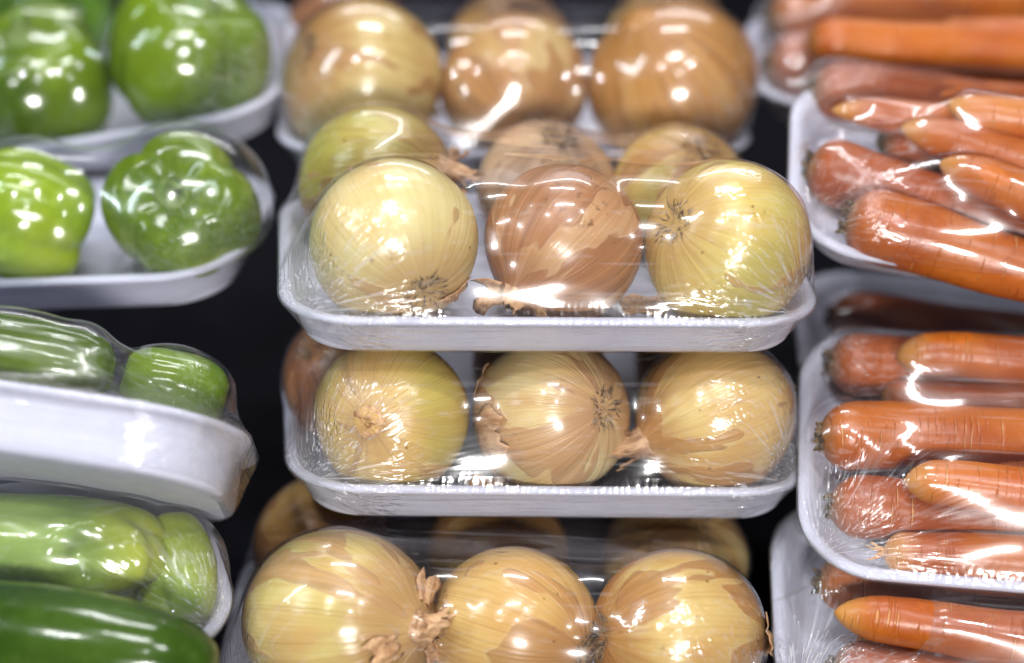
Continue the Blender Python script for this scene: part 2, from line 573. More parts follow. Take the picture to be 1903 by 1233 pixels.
def pack(name, label, group, M, W, D, h, r, obs, top, flare=0.013, wx=1.0, res=(96, 68), film=None, film_label=None, gain=1.0, cat='food tray', seed=0):
    root = bpy.data.objects.new(name, None)
    COL.objects.link(root)
    root.matrix_world = M
    root.empty_display_size = .02
    tag(root, label, cat, group)
    V, F = tray_mesh(W, D, h, r, flare)
    obj('tray', V, F, FOAM, root, subsurf=1)
    V, F = film_mesh(W, D, h, r, obs, flare, top, res, wx, .45 if film is FILM_FAR else 1.0, seed=seed)
    f = obj('cling_film', V, F, film or FILM, root, subsurf=1)
    film_attr(f, W, D, h, r, gain)
    return root

# ------------------------------------------------------------------ vegetables
def onion(M, spec):
    """spec: centre px, py, radius (m), pole ('root'|'neck'), px,py of that pole on the disc as fractions, squash, material args, label"""
    rad, hf = spec['r'], spec.get('hf', .93)
    pole = cam_dir(*spec['pole'])
    axis = pole if spec.get('end', 'root') == 'neck' else -pole
    axis_l = (M.to_3x3().inverted() @ axis).normalized()
    az = abs(axis_l.z)
    halfz = rad * math.sqrt((hf * az) ** 2 + 1 - az * az)
    zc = spec.get('z', .0052 + halfz)
    c = loc_hit(M, spec['px'], spec['py'], zc)
    ch = math.sqrt(max(0, halfz ** 2 - (zc - .014) ** 2)) + .002      # keep clear of the tray's sloping walls
    c.y = min(max(c.y, -TD / 2 + .0150 + ch), TD / 2 - .0150 - ch)
    c.x = min(max(c.x, -TW / 2 + .010 + ch), TW / 2 - .010 - ch)
    sd = spec['seed']
    rg = random.Random(sd)
    prof = [(0, rad * (hf + .10))]
    nt = 34
    for i in range(1, nt):
        t = math.pi * i / nt
        r = rad * math.sin(t) ** .96
        z = rad * hf * math.cos(t) + rad * .13 * math.exp(-(t / .20) ** 2) + rad * .05 * math.exp(-((math.pi - t) / .13) ** 2)
        prof.append((r, z))
    prof.append((0, -rad * (hf - .02)))
    def warp(v):
        q = v / rad
        k = 1 + .030 * mnoise.noise(q * .9 + Vector((sd * 3.1, 0, 0))) + .010 * mnoise.noise(q * 2.3 + Vector((0, sd * 2.7, 0)))
        th = math.atan2(v.y, v.x)
        k += .006 * math.sin(5 * th + sd) * (1 - min(1, abs(q.z)))
        return v * k
    V, F = revolve(prof, 56, warp)
    o = obj('onion', V, F, spec['mat'])
    rot = axis_l.to_track_quat('Z', 'Y').to_matrix().to_4x4() @ Matrix.Rotation(sd * 1.3, 4, 'Z')
    o.matrix_world = M @ Matrix.Translation(c) @ rot
    tag(o, spec['label'], 'onion', spec.get('group'))
    # root tuft
    if spec.get('roots', True):
        RV, RF = [], []
        base = Vector((0, 0, -rad * (hf + .0)))
        for k in range(spec.get('nroot', 95)):
            a, q = rg.uniform(0, 6.283), rad * .19 * math.sqrt(rg.random())
            p = base + Vector((math.cos(a) * q, math.sin(a) * q, rad * .05))
            d = Vector((math.cos(a) * rg.uniform(.3, 1.5), math.sin(a) * rg.uniform(.3, 1.5), -rg.uniform(.15, .8))).normalized()
            L = rad * rg.uniform(.06, .20)
            cur = Vector((rg.uniform(-1, 1), rg.uniform(-1, 1), rg.uniform(-.6, .8))) * .6
            path = [p]
            for s in range(4):
                d = (d + cur * .35).normalized()
                path.append(path[-1] + d * L / 4)
            w = rad * rg.uniform(.007, .013)
            tube(path, [w, w, w * .8, w * .6, w * .3], 3, RV, RF)
        obj('root_tuft', RV, RF, ROOT, o)
    # neck: shrivelled twisted paper
    nl = spec.get('neck', .28)
    if nl > 0:
        NV, NF = [], []
        n, rows = 18, 9
        bend = Vector((rg.uniform(-1, 1), rg.uniform(-1, 1), 0)).normalized() * rad * nl * spec.get('bend', .35)
        for j in range(rows):
            s = j / (rows - 1)
            rr = rad * (.15 * (1 - s) ** 1.4 + .045 + .03 * s)
            zz = rad * (hf + .04 + nl * s)
            for k in range(n):
                a = 2 * math.pi * k / n + s * 1.5
                q = rr * (1 + (.12 + .40 * s) * math.cos(3 * a + sd) + .16 * math.cos(7 * a + 2 * s) + rg.uniform(-.12, .12))
                q2 = rr * (.55 + .45 * (1 - s)) * (1 + (.1 + .3 * s) * math.sin(4 * a + sd))
                zt = zz + (rg.uniform(-.16, .12) * rad * min(1, nl * 2.5) if j == rows - 1 else rg.uniform(-.01, .01) * rad)
                NV.append(Vector((q * math.cos(a), q2 * math.sin(a), zt)) + bend * s * s)
        for j in range(rows - 1):
            for k in range(n):
                NF.append((j * n + k, j * n + (k + 1) % n, (j + 1) * n + (k + 1) % n, (j + 1) * n + k))
        if nl > .3:
            # splayed dry leaf blades round the neck
            for b in range(7):
                a0 = 2 * math.pi * b / 7 + rg.uniform(-.4, .4)
                Lb, wb, out = rad * nl * rg.uniform(.5, 1.0), rg.uniform(.35, .6), rg.uniform(.05, .35)
                tw, b0 = rg.uniform(-.8, .8), len(NV)
                for i in range(9):
                    t_ = i / 8
                    for j in range(5):
                        q = (j / 4 - .5) * wb * (1 - .55 * t_) * (1 + .25 * math.sin(9 * t_ + b + j))
                        aa = a0 + q + tw * t_ * .5
                        rr = rad * (.17 - .05 * t_ + out * .42 * t_ ** 2 * (1 + .4 * math.cos(q * 6 + tw))) + rg.uniform(-.01, .01) * rad
                        NV.append(Vector((rr * math.cos(aa), rr * math.sin(aa), rad * (hf - .02) + Lb * t_ * (1 + rg.uniform(-.05, .05) - .15 * abs(j - 2) * (t_ > .9)))) + bend * t_ * t_ * .6)
                for i in range(8):
                    for j in range(4):
                        k0 = b0 + i * 5 + j
                        NF.append((k0, k0 + 1, k0 + 6, k0 + 5))
        obj('neck', NV, NF, PAPER, o)
    # loose curls of papery skin
    for (th, t0, w, L, lift) in spec.get('flakes', ()):
        flake(o, rad, hf, th, t0, w, L, lift, rg)
    obs = [('ell', np.array(c), np.array(rot.to_3x3()), np.array([rad, rad, rad * hf]) * 1.028 + .0006)]
    ac = c + axis_l * rad * (hf + .05)
    obs.append(('cap', np.array(c + axis_l * rad * .5), np.array(ac), rad * .62, rad * .15))
    if nl > .3:
        obs.append(('cap', np.array(c + axis_l * rad * .8), np.array(c + axis_l * rad * (hf + .04 + nl)), rad * .22, rad * .12))
    return o, obs

def flake(o, rad, hf, th, t0, w, L, lift, rg):
    """a torn sheet of skin that stands off the bulb; th azimuth, t0 start polar angle (0 neck), w angular width, L angular length"""
    n, m = 9, 9
    V, F = [], []
    ph = rg.uniform(0, 6)
    for side in (0, 1):
        for i in range(n):
            s = i / (n - 1)
            for j in range(m):
                q = j / (m - 1) - .5
                ww = w * (1 - .35 * s) * (1 + .22 * math.sin(s * 7 + ph) * (1 if q > 0 else -.7))
                a = th + q * ww
                t = t0 + L * s * (1 + .14 * math.sin(q * 9 + ph) + .07 * math.sin(q * 23 + ph * 2))
                up = rad * (.022 + lift * s ** 1.8 * (1 + .5 * math.sin(q * 6 + ph)) + .02 * math.sin(q * 13 + ph))
                rr = rad * math.sin(t) + up * math.sin(t)
                z = rad * hf * math.cos(t) + up * math.cos(t)
                k = 1 if side == 0 else 1 - .0004 / rad
                V.append((rr * math.cos(a) * k, rr * math.sin(a) * k, z * k))
    N = n * m
    for i in range(n - 1):
        for j in range(m - 1):
            a, b, c, d = i * m + j, i * m + j + 1, (i + 1) * m + j + 1, (i + 1) * m + j
            F.append((a, b, c, d))
            F.append((N + d, N + c, N + b, N + a))
    ring = [j for j in range(m)] + [i * m + m - 1 for i in range(1, n)] + [(n - 1) * m + j for j in range(m - 2, -1, -1)] + [i * m for i in range(n - 2, 0, -1)]
    for k in range(len(ring)):
        a, b = ring[k], ring[(k + 1) % len(ring)]
        F.append((a, N + a, N + b, b))
    obj('skin_flake', V, F, PAPER, o)

def carrot(M, a, b, ra, rb, mat, label, seed, bend=0.0, stub=True, hair=False, tipsharp=.12, group=None):
    """a crown end, b tip end in pack coordinates; ra crown radius, rb radius near the tip"""
    a, b = Vector(a), Vector(b)
    L = (b - a).length
    ax = (b - a).normalized()
    rg = random.Random(seed)
    n, m = 28, 44
    V, F, AL = [], [], []
    for i in range(m + 1):
        s = i / m
        s = s * s * (3 - 2 * s) * .55 + s * .45
        r = ra + (rb - ra) * s ** 1.1
        if s < .10:
            r *= math.sqrt(max(0.0, 1 - (1 - s / .10) ** 2)) * .78 + .22 * (s / .10) ** .3 if s > 0 else 0.30
        e = (1 - s)
        if e < tipsharp:
            r *= max(.06, math.sqrt(max(0, 1 - (1 - e / tipsharp) ** 2)) ** 1.25)
        yb = bend * math.sin(math.pi * s)
        wob = Vector((0, mnoise.noise(Vector((s * 3, seed, 0))), mnoise.noise(Vector((s * 3, seed, 9))))) * .0022
        for k in range(n):
            an = 2 * math.pi * k / n
            q = r * (1 + .05 * mnoise.noise(Vector((math.cos(an) * .9, math.sin(an) * .9 + seed, s * 4))) + .014 * mnoise.noise(Vector((math.cos(an), seed, s * 38))))
            V.append(Vector((s * L, yb + q * math.cos(an), q * math.sin(an))) + wob)
            AL.append(s)
    for i in range(m):
        for k in range(n):
            F.append((i * n + k, (i + 1) * n + k, (i + 1) * n + (k + 1) % n, i * n + (k + 1) % n))
    F.append(tuple(range(n)))
    F.append(tuple(m * n + k for k in reversed(range(n))))
    o = obj('carrot', V, F, mat)
    at = o.data.attributes.new('along', 'FLOAT', 'POINT')
    at.data.foreach_set('value', AL)
    X = ax
    Z = Vector((0, 0, 1))
    Y = Z.cross(X).normalized()
    Z = X.cross(Y)
    rot = Matrix((X, Y, Z)).transposed().to_4x4()
    o.matrix_world = M @ Matrix.Translation(a) @ rot
    tag(o, label, 'carrot', group)
    if stub:
        SV, SF = [], []
        for k in range(20):
            an, q = rg.uniform(0, 6.283), ra * .38 * math.sqrt(rg.random())
            p = Vector((ra * .05, q * math.cos(an), q * math.sin(an)))
            d = Vector((-1, rg.uniform(-.5, .5), rg.uniform(-.5, .5))).normalized()
            l = ra * rg.uniform(.10, .28)
            w = ra * rg.uniform(.05, .10)
            tube([p, p + d * l * .5, p + d * l + Vector((0, rg.uniform(-.1, .1), rg.uniform(-.1, .1))) * ra], [w, w * .9, w * .35], 4, SV, SF)
        obj('crown_stub', SV, SF, STUB, o)
    if hair:
        SV, SF = [], []
        for k in range(7):
            p = Vector((L * .99, rg.uniform(-.001, .001), rg.uniform(-.001, .001)))
            d = Vector((1, rg.uniform(-.7, .7), rg.uniform(-.4, .4))).normalized()
            l = rg.uniform(.005, .011)
            tube([p, p + d * l * .5, p + d * l + Vector((0, rg.uniform(-.002, .002), 0))], [.0010, .0007, .0003], 4, SV, SF)
        obj('root_hair', SV, SF, HAIR, o)
    k = np.array
    obs = [('cap', k(a + ax * ra * .7), k(b - ax * rb * 1.2), ra * 1.06 + .0007, rb * 1.06 + .0007),
           ('cap', k(b - ax * rb * 1.4), k(b), rb * 1.03, rb * .25 + .0006)]
    return o, obs

def pepper(M, c, axis, rad, e, mat, label, seed, lobes=4, lob=.19, taper=0.0, stem=.35, group=None, dimple=.26, base=.16, dents=()):
    """axis (pack coordinates) points to the stem"""
    c, ax = Vector(c), Vector(axis).normalized()
    n, m = 64, 44
    prof = []
    for i in range(m + 1):
        t = math.pi * i / m
        prof.append(t)
    def P(t, a):
        st = math.sin(t)
        r = rad * abs(st) ** .72
        z = rad * e * (abs(math.cos(t)) ** .8) * (1 if t < math.pi / 2 else -1)
        ph = (lobes * a + seed + .5 * math.sin(a + seed)) / 2
        cre = abs(math.cos(ph)) ** .65
        wob = 1 + lob * .5 - lob * 1.5 * (1 - cre) * (.55 + .45 * abs(math.cos(t))) + .04 * math.cos(2 * a + seed * 2)
        low = max(0, -z / (rad * e))
        r *= wob * (1 - taper * (.5 - z / (2 * rad * e)))
        z -= rad * dimple * math.exp(-(t / .52) ** 2)
        z += rad * base * math.exp(-((math.pi - t) / .45) ** 2)
        z -= rad * .16 * low * (cre - .5) * st
        v = Vector((r * math.cos(a), r * math.sin(a), z))
        k = 1 + .03 * mnoise.noise(v / rad * 1.1 + Vector((seed, 0, 0))) + .012 * mnoise.noise(v / rad * 3.5 + Vector((0, seed, 0)))
        for (dv, wd_, dp) in dn:
            q = (v - dv).length
            k -= dp * math.exp(-(q / wd_) ** 2) - dp * .35 * math.exp(-((q - wd_ * 1.6) / (wd_ * .6)) ** 2)
        return v * k
    rotm = ax.to_track_quat('Z', 'Y').to_matrix()
    dn = [(rotm.inverted() @ Vector(p), w_, d_) for (p, w_, d_) in dents]
    V, F = [P(0, 0)], []
    for t in prof[1:-1]:
        for k in range(n):
            V.append(P(t, 2 * math.pi * k / n))
    V.append(P(math.pi, 0))
    mm = m - 1
    for k in range(n):
        k2 = (k + 1) % n
        F.append((0, 1 + k, 1 + k2))
        for j in range(mm - 1):
            F.append((1 + j * n + k, 1 + (j + 1) * n + k, 1 + (j + 1) * n + k2, 1 + j * n + k2))
        F.append((1 + (mm - 1) * n + k, len(V) - 1, 1 + (mm - 1) * n + k2))
    o = obj('green_pepper', V, F, mat)
    rot = ax.to_track_quat('Z', 'Y').to_matrix().to_4x4()
    o.matrix_world = M @ Matrix.Translation(c) @ rot
    tag(o, label, 'pepper', group)
    if stem > 0:
        z0 = rad * e - rad * dimple
        SV, SF = [], []
        path = [Vector((0, 0, z0 - .002)), Vector((0, 0, z0 + .002)), Vector((.001, 0, z0 + rad * stem * .4)), Vector((rad * .05, 0, z0 + rad * stem * .8)), Vector((rad * .10, rad * .04, z0 + rad * stem))]
        tube(path, [rad * .34, rad * .22, rad * .12, rad * .11, rad * .13], 10, SV, SF)
        obj('stem', SV, SF, STEM, o)
    k = np.array
    q = (1 - taper * .5)
    obs = [('ell', k(c), k(rot.to_3x3()), k([rad * (1 + lob * .8) * q * 1.05, rad * (1 + lob * .8) * q * 1.05, rad * e * 1.0]) * 1.04 + .001)]
    if e > 1.3:
        obs.append(('cap', k(c + ax * rad * (e - 1.0)), k(c - ax * rad * (e - 1.0)), rad * 1.10, rad * (1 - taper * .75) * 1.10))
    if stem > 0:
        obs.append(('cap', k(c + ax * rad * (e - .5)), k(c + ax * rad * (e - dimple + stem)), rad * .2, rad * .17))
    return o, obs
# ------------------------------------------------------------------ where the packs stand
def place(px, py, Y, lp, yaw=0, tilt=0, roll=0):
    Rm = frame(yaw, tilt, roll)
    p = at_y(px, py, Y)
    return Matrix.Translation(p - Rm.to_3x3() @ Vector(lp)) @ Rm

TW, TD, TH, TR = .272, .186, .024, .040          # onion trays
M1 = place(1026, 660, 0.0, (0, -TD / 2 + .013, 0), 4.5, 0, 2.2)
M2 = place(1024, 968, 0.0, (0, -TD / 2 + .013, 0), 5.0, 0, 3.0)
M3 = Matrix.Translation((M2.translation.x - .027, M2.translation.y - .076, M2.translation.z - .0885)) @ frame(-1.5, 0, 0)
M0 = place(965, 284, 0.190, (0, -TD / 2, TH), 3.5, 0, 1.5)
# carrots (right column): rim's front-left corner
CWd, CD, CH, CR = .27, .150, .022, .042
FD = .168
MF = place(1482, 1062, -.050, (-CWd / 2, -FD / 2, CH), -5, 25, 4)
ME = place(1462, 455, .060, (-CWd / 2, -CD / 2, CH), -6, 20, 9)
MG = place(1442, 1330, -.085, (-CWd / 2, -CD / 2, CH), -3, 20, 3)
MH = place(1400, 190, .230, (-CWd / 2, -CD / 2, CH), -2, 5, 3)
MI = place(1490, 735, .075, (-CWd / 2, -CD / 2, CH), -3, 6, 3)
# peppers (left column): rim's front-right corner
PW, PD, PH, PR = .26, .160, .026, .045
BD, QH, DD = .130, .034, .130
MA = place(525, 200, .200, (PW / 2, -PD / 2, PH), 0, 8, -10)
MB = place(432, 510, .075, (PW / 2, -BD / 2, PH), -9, 6, -6)
MC = place(452, 772, -.075, (PW / 2, -PD / 2, QH), 2, -36, 9.5)
MD = place(465, 1190, -.080, (PW / 2, -DD / 2, PH), 18, 14, -5)

# ------------------------------------------------------------------ onions
PALE, YEL, TAN, COP, PINK = (.70, .57, .29), (.64, .47, .16), (.56, .33, .11), (.46, .22, .08), (.64, .42, .25)
def om(k, pale=PALE, tan=TAN, copper=COP, green=0.0, patch=.35, dirt=.3, vein=1.0):
    pale, tan, copper = [(min(.82, c[0] * 1.02), c[1] ** 1.03, c[2] ** 1.06) for c in (pale, tan, copper)]
    return mat_onion('onion_skin_%d' % k, pale, tan, copper, green, patch, k * 2.37, dirt, vein)
def onions(M, specs):
    obs = []
    for s in specs:
        _, ob = onion(M, s)
        obs += ob
    return obs
GF = 'onions wrapped on foam trays'
def S(px, py, r, end, pole, mat, label, seed, **k):
    return dict(px=px, py=py, r=r, end=end, pole=pole, mat=mat, label=label, seed=seed, group=GF, **k)

ob1 = onions(M1, [
    S(732, 450, .0425, 'root', (.40, -.66), om(1, (.80, .70, .35), (.76, .58, .25), (.66, .42, .19), .15, .18, .15, .45), 'smooth pale yellow onion with its root tuft low beside a copper onion', 1, hf=.95, flakes=((2.2, 2.35, .55, .55, .05),)),
    S(1046, 452, .0404, 'neck', (-.60, -.66), om(2, (.62, .40, .22), (.50, .26, .12), (.45, .21, .095), 0, .62, .8, 1.2), 'copper brown onion with a curled papery neck between two pale yellow onions', 2, hf=.97, neck=.22, flakes=((.6, .18, 1.6, .22, .28), (3.4, .2, 1.2, .25, .2))),
    S(1354, 464, .0426, 'root', (-.72, .27), om(3, (.78, .63, .22), (.68, .48, .15), (.58, .36, .14), .5, .2, .5, .7), 'yellow onion with green tinge and fibrous root scar facing the copper onion', 3, hf=.96),
    S(700, 338, .0405, 'neck', (.86, .10), om(4, (.58, .52, .17), (.50, .33, .10), (.46, .26, .10), .7, .25), 'greenish yellow onion with brown papery neck, behind the smooth pale onion', 4, hf=1.02, neck=.45, flakes=((1.0, .25, 1.0, .4, .12),)),
    S(1014, 350, .0375, 'root', (.2, .75), om(5, (.66, .52, .34), PINK, (.55, .34, .20), 0, .5), 'pinkish pale onion behind the copper onion under glossy film', 5),
    S(1262, 360, .0375, 'root', (.3, .7), om(6, YEL, TAN, COP, .3, .35), 'yellow brown onion behind the one with fibrous root scar', 6),
])
ob2 = onions(M2, [
    S(729, 786, .0402, 'neck', (-.26, -.05), om(7, (.74, .55, .18), (.70, .46, .18), (.66, .41, .18), .5, .25, .2, .8), 'yellow onion showing its round closed neck scar straight on', 7, hf=.88, neck=.07, bend=0),
    S(1029, 786, .0408, 'root', (.68, .10), om(8, (.80, .68, .36), (.70, .48, .22), (.62, .37, .20), .1, .45, .45), 'pale onion with torn flaking skin and a dark root tuft on its side', 8, hf=.97, flakes=((1.1, .9, .9, .55, .10), (2.2, 1.1, .8, .6, .07), (3.0, .8, .7, .4, .05))),
    S(1335, 790, .0416, 'neck', (-.88, -.32), om(9, (.80, .64, .28), (.68, .44, .17), (.56, .29, .10), .05, .48, .25), 'onion with copper skin patch and twisted papery neck pointing at the flaking onion', 9, hf=1.0, neck=.50, bend=.2),
    S(588, 700, .0375, 'root', (-.6, .5), om(10, (.42, .22, .10), (.36, .16, .065), (.30, .12, .05), 0, .7), 'dark reddish brown onion behind the one with the round neck scar', 10),
    S(1000, 672, .0365, 'root', (.3, .6), om(11, PINK, TAN, COP, 0, .6), 'brown onion hidden in shadow behind the flaking onion', 11),
    S(1300, 680, .0365, 'root', (.3, .6), om(12, YEL, TAN, COP, 0, .5), 'tan onion in shadow behind the onion with twisted neck', 12),
])
ob3 = onions(M3, [
    S(628, 1180, .0472, 'neck', (.80, .02), om(13, (.72, .62, .24), (.64, .43, .16), (.62, .37, .17), .45, .36, .3), 'largest onion, greenish yellow and tan, with split papery neck', 13, hf=1.06, neck=.34, bend=.5, flakes=((5.2, .3, .8, .35, .14), (.9, .28, .7, .3, .10), (2.6, .3, .8, .3, .10))),
    S(955, 1172, .0425, 'root', (.84, -.22), om(14, (.74, .52, .20), (.66, .40, .14), (.58, .31, .12), 0, .45, .9), 'golden onion with soil stained shoulder beside the largest onion', 14, hf=1.0),
    S(1268, 1196, .0432, 'root', (-.90, .06), om(15, (.74, .57, .22), (.62, .37, .12), (.52, .24, .07), .05, .5, .4), 'golden brown onion whose roots meet those of the soil stained onion', 15, hf=1.02, flakes=((2.0, .35, .9, .5, .10), (3.6, .4, .8, .4, .10))),
    S(602, 1020, .0385, 'neck', (.8, .1), om(16, (.66, .44, .16), (.58, .31, .09), (.54, .26, .08), 0, .4), 'orange brown onion behind the largest onion', 16, neck=.4),
    S(925, 1030, .0380, 'root', (.2, .7), om(17, (.64, .44, .17), (.58, .33, .11), (.52, .25, .09), 0, .45), 'orange tan onion behind the soil stained onion', 17),
    S(1265, 1040, .0390, 'root', (.2, .7), om(18, (.70, .56, .27), (.62, .39, .14), (.56, .30, .12), .1, .45), 'pale tan onion behind the golden brown onion with meeting roots', 18),
])
ob0 = onions(M0, [
    S(674, 182, .0470, 'root', (-.75, .3), om(19, (.64, .52, .23), (.52, .33, .11), (.46, .24, .08), .05, .35), 'blurred pale yellow onion with brown streak at the end of its row', 19),
    S(955, 160, .0425, 'root', (.25, -.65), om(20, (.62, .46, .22), (.52, .31, .12), (.48, .24, .09), 0, .55), 'blurred golden onion with a bare pale patch and dark root below', 20),
    S(1250, 156, .0490, 'neck', (-.45, .70), om(21, (.56, .34, .13), (.50, .26, .075), (.48, .23, .06), 0, .6), 'blurred orange tan onion with small dark neck scar', 21, neck=.06),
    S(640, 60, .0390, 'root', (.2, .7), om(22, (.36, .18, .09), (.32, .14, .06), (.28, .11, .045), 0, .6), 'blurred dark brown onion in the hindmost row', 22),
    S(940, 55, .0370, 'root', (.2, .7), om(23, PINK, TAN, COP, 0, .5), 'blurred tan onion in the middle of the hindmost row', 23),
    S(1240, 50, .0390, 'root', (.2, .7), om(24, YEL, TAN, COP, 0, .5), 'blurred brown onion behind the orange tan one', 24),
])
def loose_flake(M, px, py, z, size, yaw, seed, label):
    rg = random.Random(seed)
    V, F = [], []
    n, m = 9, 7
    for side in (0, 1):
        for i in range(n):
            for j in range(m):
                u, v = i / (n - 1) - .5, j / (m - 1) - .5
                w = 1 + .3 * math.sin(5 * u + seed) * (1 if v > 0 else -1)
                zz = size * (.55 * u * u + .9 * v * v * (1 + u) + .06 * math.sin(9 * u + seed) + .05 * math.sin(11 * v))
                V.append((u * size * 1.5, v * size * w * (1 - .5 * abs(u)), zz + side * .0003))
    N = n * m
    for i in range(n - 1):
        for j in range(m - 1):
            a = i * m + j
            F += [(a, a + m, a + m + 1, a + 1), (N + a + 1, N + a + m + 1, N + a + m, N + a)]
    o = obj('onion_skin_scrap', V, F, PAPER)
    o.matrix_world = M @ Matrix.Translation(loc_hit(M, px, py, z)) @ Matrix.Rotation(R(yaw), 4, 'Z') @ Matrix.Rotation(R(24), 4, 'X')
    tag(o, label, 'onion skin')
loose_flake(M1, 1196, 578, .0105, .016, 20, 3, 'torn pinkish scrap of onion skin between copper and green tinged onions')
loose_flake(M2, 905, 905, .0100, .012, -30, 5, 'small scrap of onion skin at the foot of the flaking onion')
GP = 'foam trays of onions under cling film'
pack('onion_pack', 'topmost sharp white foam tray of six onions under taut cling film', GP, M1, TW, TD, TH, TR, ob1, .105, wx=1.3, res=(128, 88), gain=1.6, seed=3)
pack('onion_pack', 'white foam tray of six onions directly under the topmost sharp one', GP, M2, TW, TD, TH, TR, ob2, .100, wx=1.3, res=(128, 88), gain=1.6, seed=8)
pack('onion_pack', 'lowest foam tray of onions, holding the largest onion, jutting forward', GP, M3, TW, TD, TH, TR, ob3, .115, wx=1.3, res=(128, 88), seed=13)
pack('onion_pack', 'blurred foam tray of onions standing behind the sharp stack', GP, M0, TW, TD, TH, TR, ob0, .110, wx=1.3, film=FILM_FAR, seed=18)

# ------------------------------------------------------------------ carrots
CA, CB, CT = (.49, .128, .013), (.39, .082, .009), (.60, .30, .08)
def cm(k, a=CA, b=CB, tip=CT):
    return mat_carrot('carrot_skin_%d' % k, a, b, tip, k * 1.9)
GC = 'carrots wrapped on foam trays'
def carrots(M, specs):
    obs = []
    for k, (p, q, ra, rb, z1, z2, label, kw) in enumerate(specs):
        a, b = loc_hit(M, p[0], p[1], z1), loc_hit(M, q[0], q[1], z2)
        seed = int(abs(p[0] * 7 + q[1] * 3))  % 97
        _, ob = carrot(M, a, b, ra, rb, cm(seed, **kw.pop('c', {})), label, seed, group=GC, **kw)
        obs += ob
    return obs
RED = dict(a=(.40, .090, .011), b=(.31, .060, .008))
obF = carrots(MF, [
    ((1540, 672), (2080, 700), .0172, .010, .0235, .018, 'carrot with straw coloured crown tuft at the tray corner', dict(c=RED)),
    ((2190, 672), (1666, 662), .0160, .0105, .044, .047, 'carrot with blunt pale tip lying over the tufted crown carrot', dict(stub=False, tipsharp=.10)),
    ((1524, 812), (2150, 815), .0186, .0110, .036, .030, 'thickest bright orange carrot pressed against the film, pale scars across it', dict(bend=.002)),
    ((1542, 938), (2130, 985), .0166, .0095, .0225, .018, 'carrot with dark cut crown below the thickest one', dict(c=RED)),
    ((1640, 742), (2150, 752), .0135, .0095, .0200, .017, 'thin carrot wedged low between the blunt tipped and the thickest carrot', dict(c=RED, stub=False)),
    ((1700, 872), (2150, 905), .0130, .0095, .0180, .016, 'thin carrot lying low beneath the thickest carrot', dict(c=RED, stub=False)),
    ((2190, 948), (1680, 893), .0165, .0105, .044, .046, 'carrot with rounded yellowish tip above the dark crowned one', dict(stub=False, tipsharp=.12, c=dict(a=(.62, .18, .025), b=(.54, .12, .015)))),
    ((2190, 1058), (1640, 1026), .0150, .0108, .0225, .0195, 'carrot ending in a frayed pale root beside the front lip', dict(stub=False, hair=True, tipsharp=.07)),
])
obE = carrots(ME, [
    ((1508, 165), (2090, 215), .0170, .010, .0225, .018, 'blurred carrot crown at the back corner of the tilted tray', dict(c=RED)),
    ((2100, 275), (1546, 205), .0150, .0085, .040, .042, 'carrot with yellow pointed tip at the back of the tilted tray', dict(stub=False, tipsharp=.22)),
    ((2190, 285), (1760, 193), .0155, .0095, .058, .060, 'carrot with pale knobbly tip lying uppermost in the tilted tray', dict(stub=False, tipsharp=.2, c=dict(a=(.62, .22, .05), b=(.56, .15, .025)))),
    ((2180, 395), (1674, 236), .0165, .0105, .044, .048, 'carrot with pale tip in the middle of the tilted tray', dict(stub=False, tipsharp=.2)),
    ((1640, 262), (2130, 345), .0165, .0105, .0225, .018, 'carrot half buried beneath the pale tipped ones in the tilted tray', dict(c=RED)),
    ((1503, 306), (2040, 470), .0188, .0105, .0240, .018, 'carrot with blunt crown beside the left wall of the tilted tray', dict(c=RED)),
    ((2190, 480), (1746, 302), .0165, .0105, .048, .052, 'carrot tip lying just in front of the middle one', dict(stub=False, tipsharp=.2)),
    ((1573, 405), (2150, 575), .0205, .0120, .0270, .020, 'thick carrot with dark crown along the front of the tilted tray', dict()),
])
obG = carrots(MG, [
    ((2150, 1225), (1550, 1138), .0165, .0110, .046, .050, 'carrot with pale tip uppermost in the lowest carrot tray', dict(stub=False, tipsharp=.16)),
    ((1520, 1078), (2120, 1140), .0165, .0100, .0300, .030, 'carrot in shadow under the rim of the tray above', dict()),
    ((2150, 1262), (1590, 1190), .0150, .0100, .0240, .024, 'carrot tip tucked under the lowest pale tip', dict(stub=False)),
    ((1545, 1245), (2150, 1310), .0170, .0100, .0225, .018, 'carrot half hidden below the lowest pale tip', dict(c=RED)),
])
obH = carrots(MH, [
    ((1430, 36), (2050, 20), .0205, .0130, .0300, .024, 'blurred thick carrot highest on the shelf', dict()),
    ((1425, 122), (2050, 150), .0205, .0130, .0260, .022, 'blurred dark carrot below the highest one', dict(c=RED)),
    ((1455, -30), (2050, -50), .0200, .0130, .0300, .024, 'blurred carrot behind the highest thick one', dict(c=RED)),
    ((1500, 82), (2050, 100), .0160, .0120, .0520, .050, 'blurred carrot bridging the gap over the two highest ones', dict(stub=False)),
    ((2050, 95), (1740, 70), .0180, .0130, .0520, .052, 'blurred carrot lying across the two highest ones', dict(stub=False)),
])
obI = carrots(MI, [
    ((1540, 592), (2150, 650), .0170, .0110, .0235, .018, 'dark red carrot in the shadow below the tilted tray', dict(c=RED)),
    ((1530, 660), (2100, 700), .0170, .0110, .0235, .018, 'carrot hidden deep in the gap between two carrot trays', dict(c=RED)),
])
GQ = 'foam trays of carrots under cling film'
pack('carrot_pack', 'sharp white foam tray of carrots tilted against the onion stack', GQ, MF, CWd, FD, CH, CR, obF, .085, res=(112, 72), gain=.9, seed=23)
pack('carrot_pack', 'tilted white foam tray of carrots above the sharp one', GQ, ME, CWd, CD, CH, CR, obE, .090, res=(96, 64), gain=.5, seed=28)
pack('carrot_pack', 'lowest foam tray of carrots with creased grey film corner', GQ, MG, CWd, CD, CH, CR, obG, .080, res=(96, 64), film=FILM_DULL, gain=1.5, seed=33)
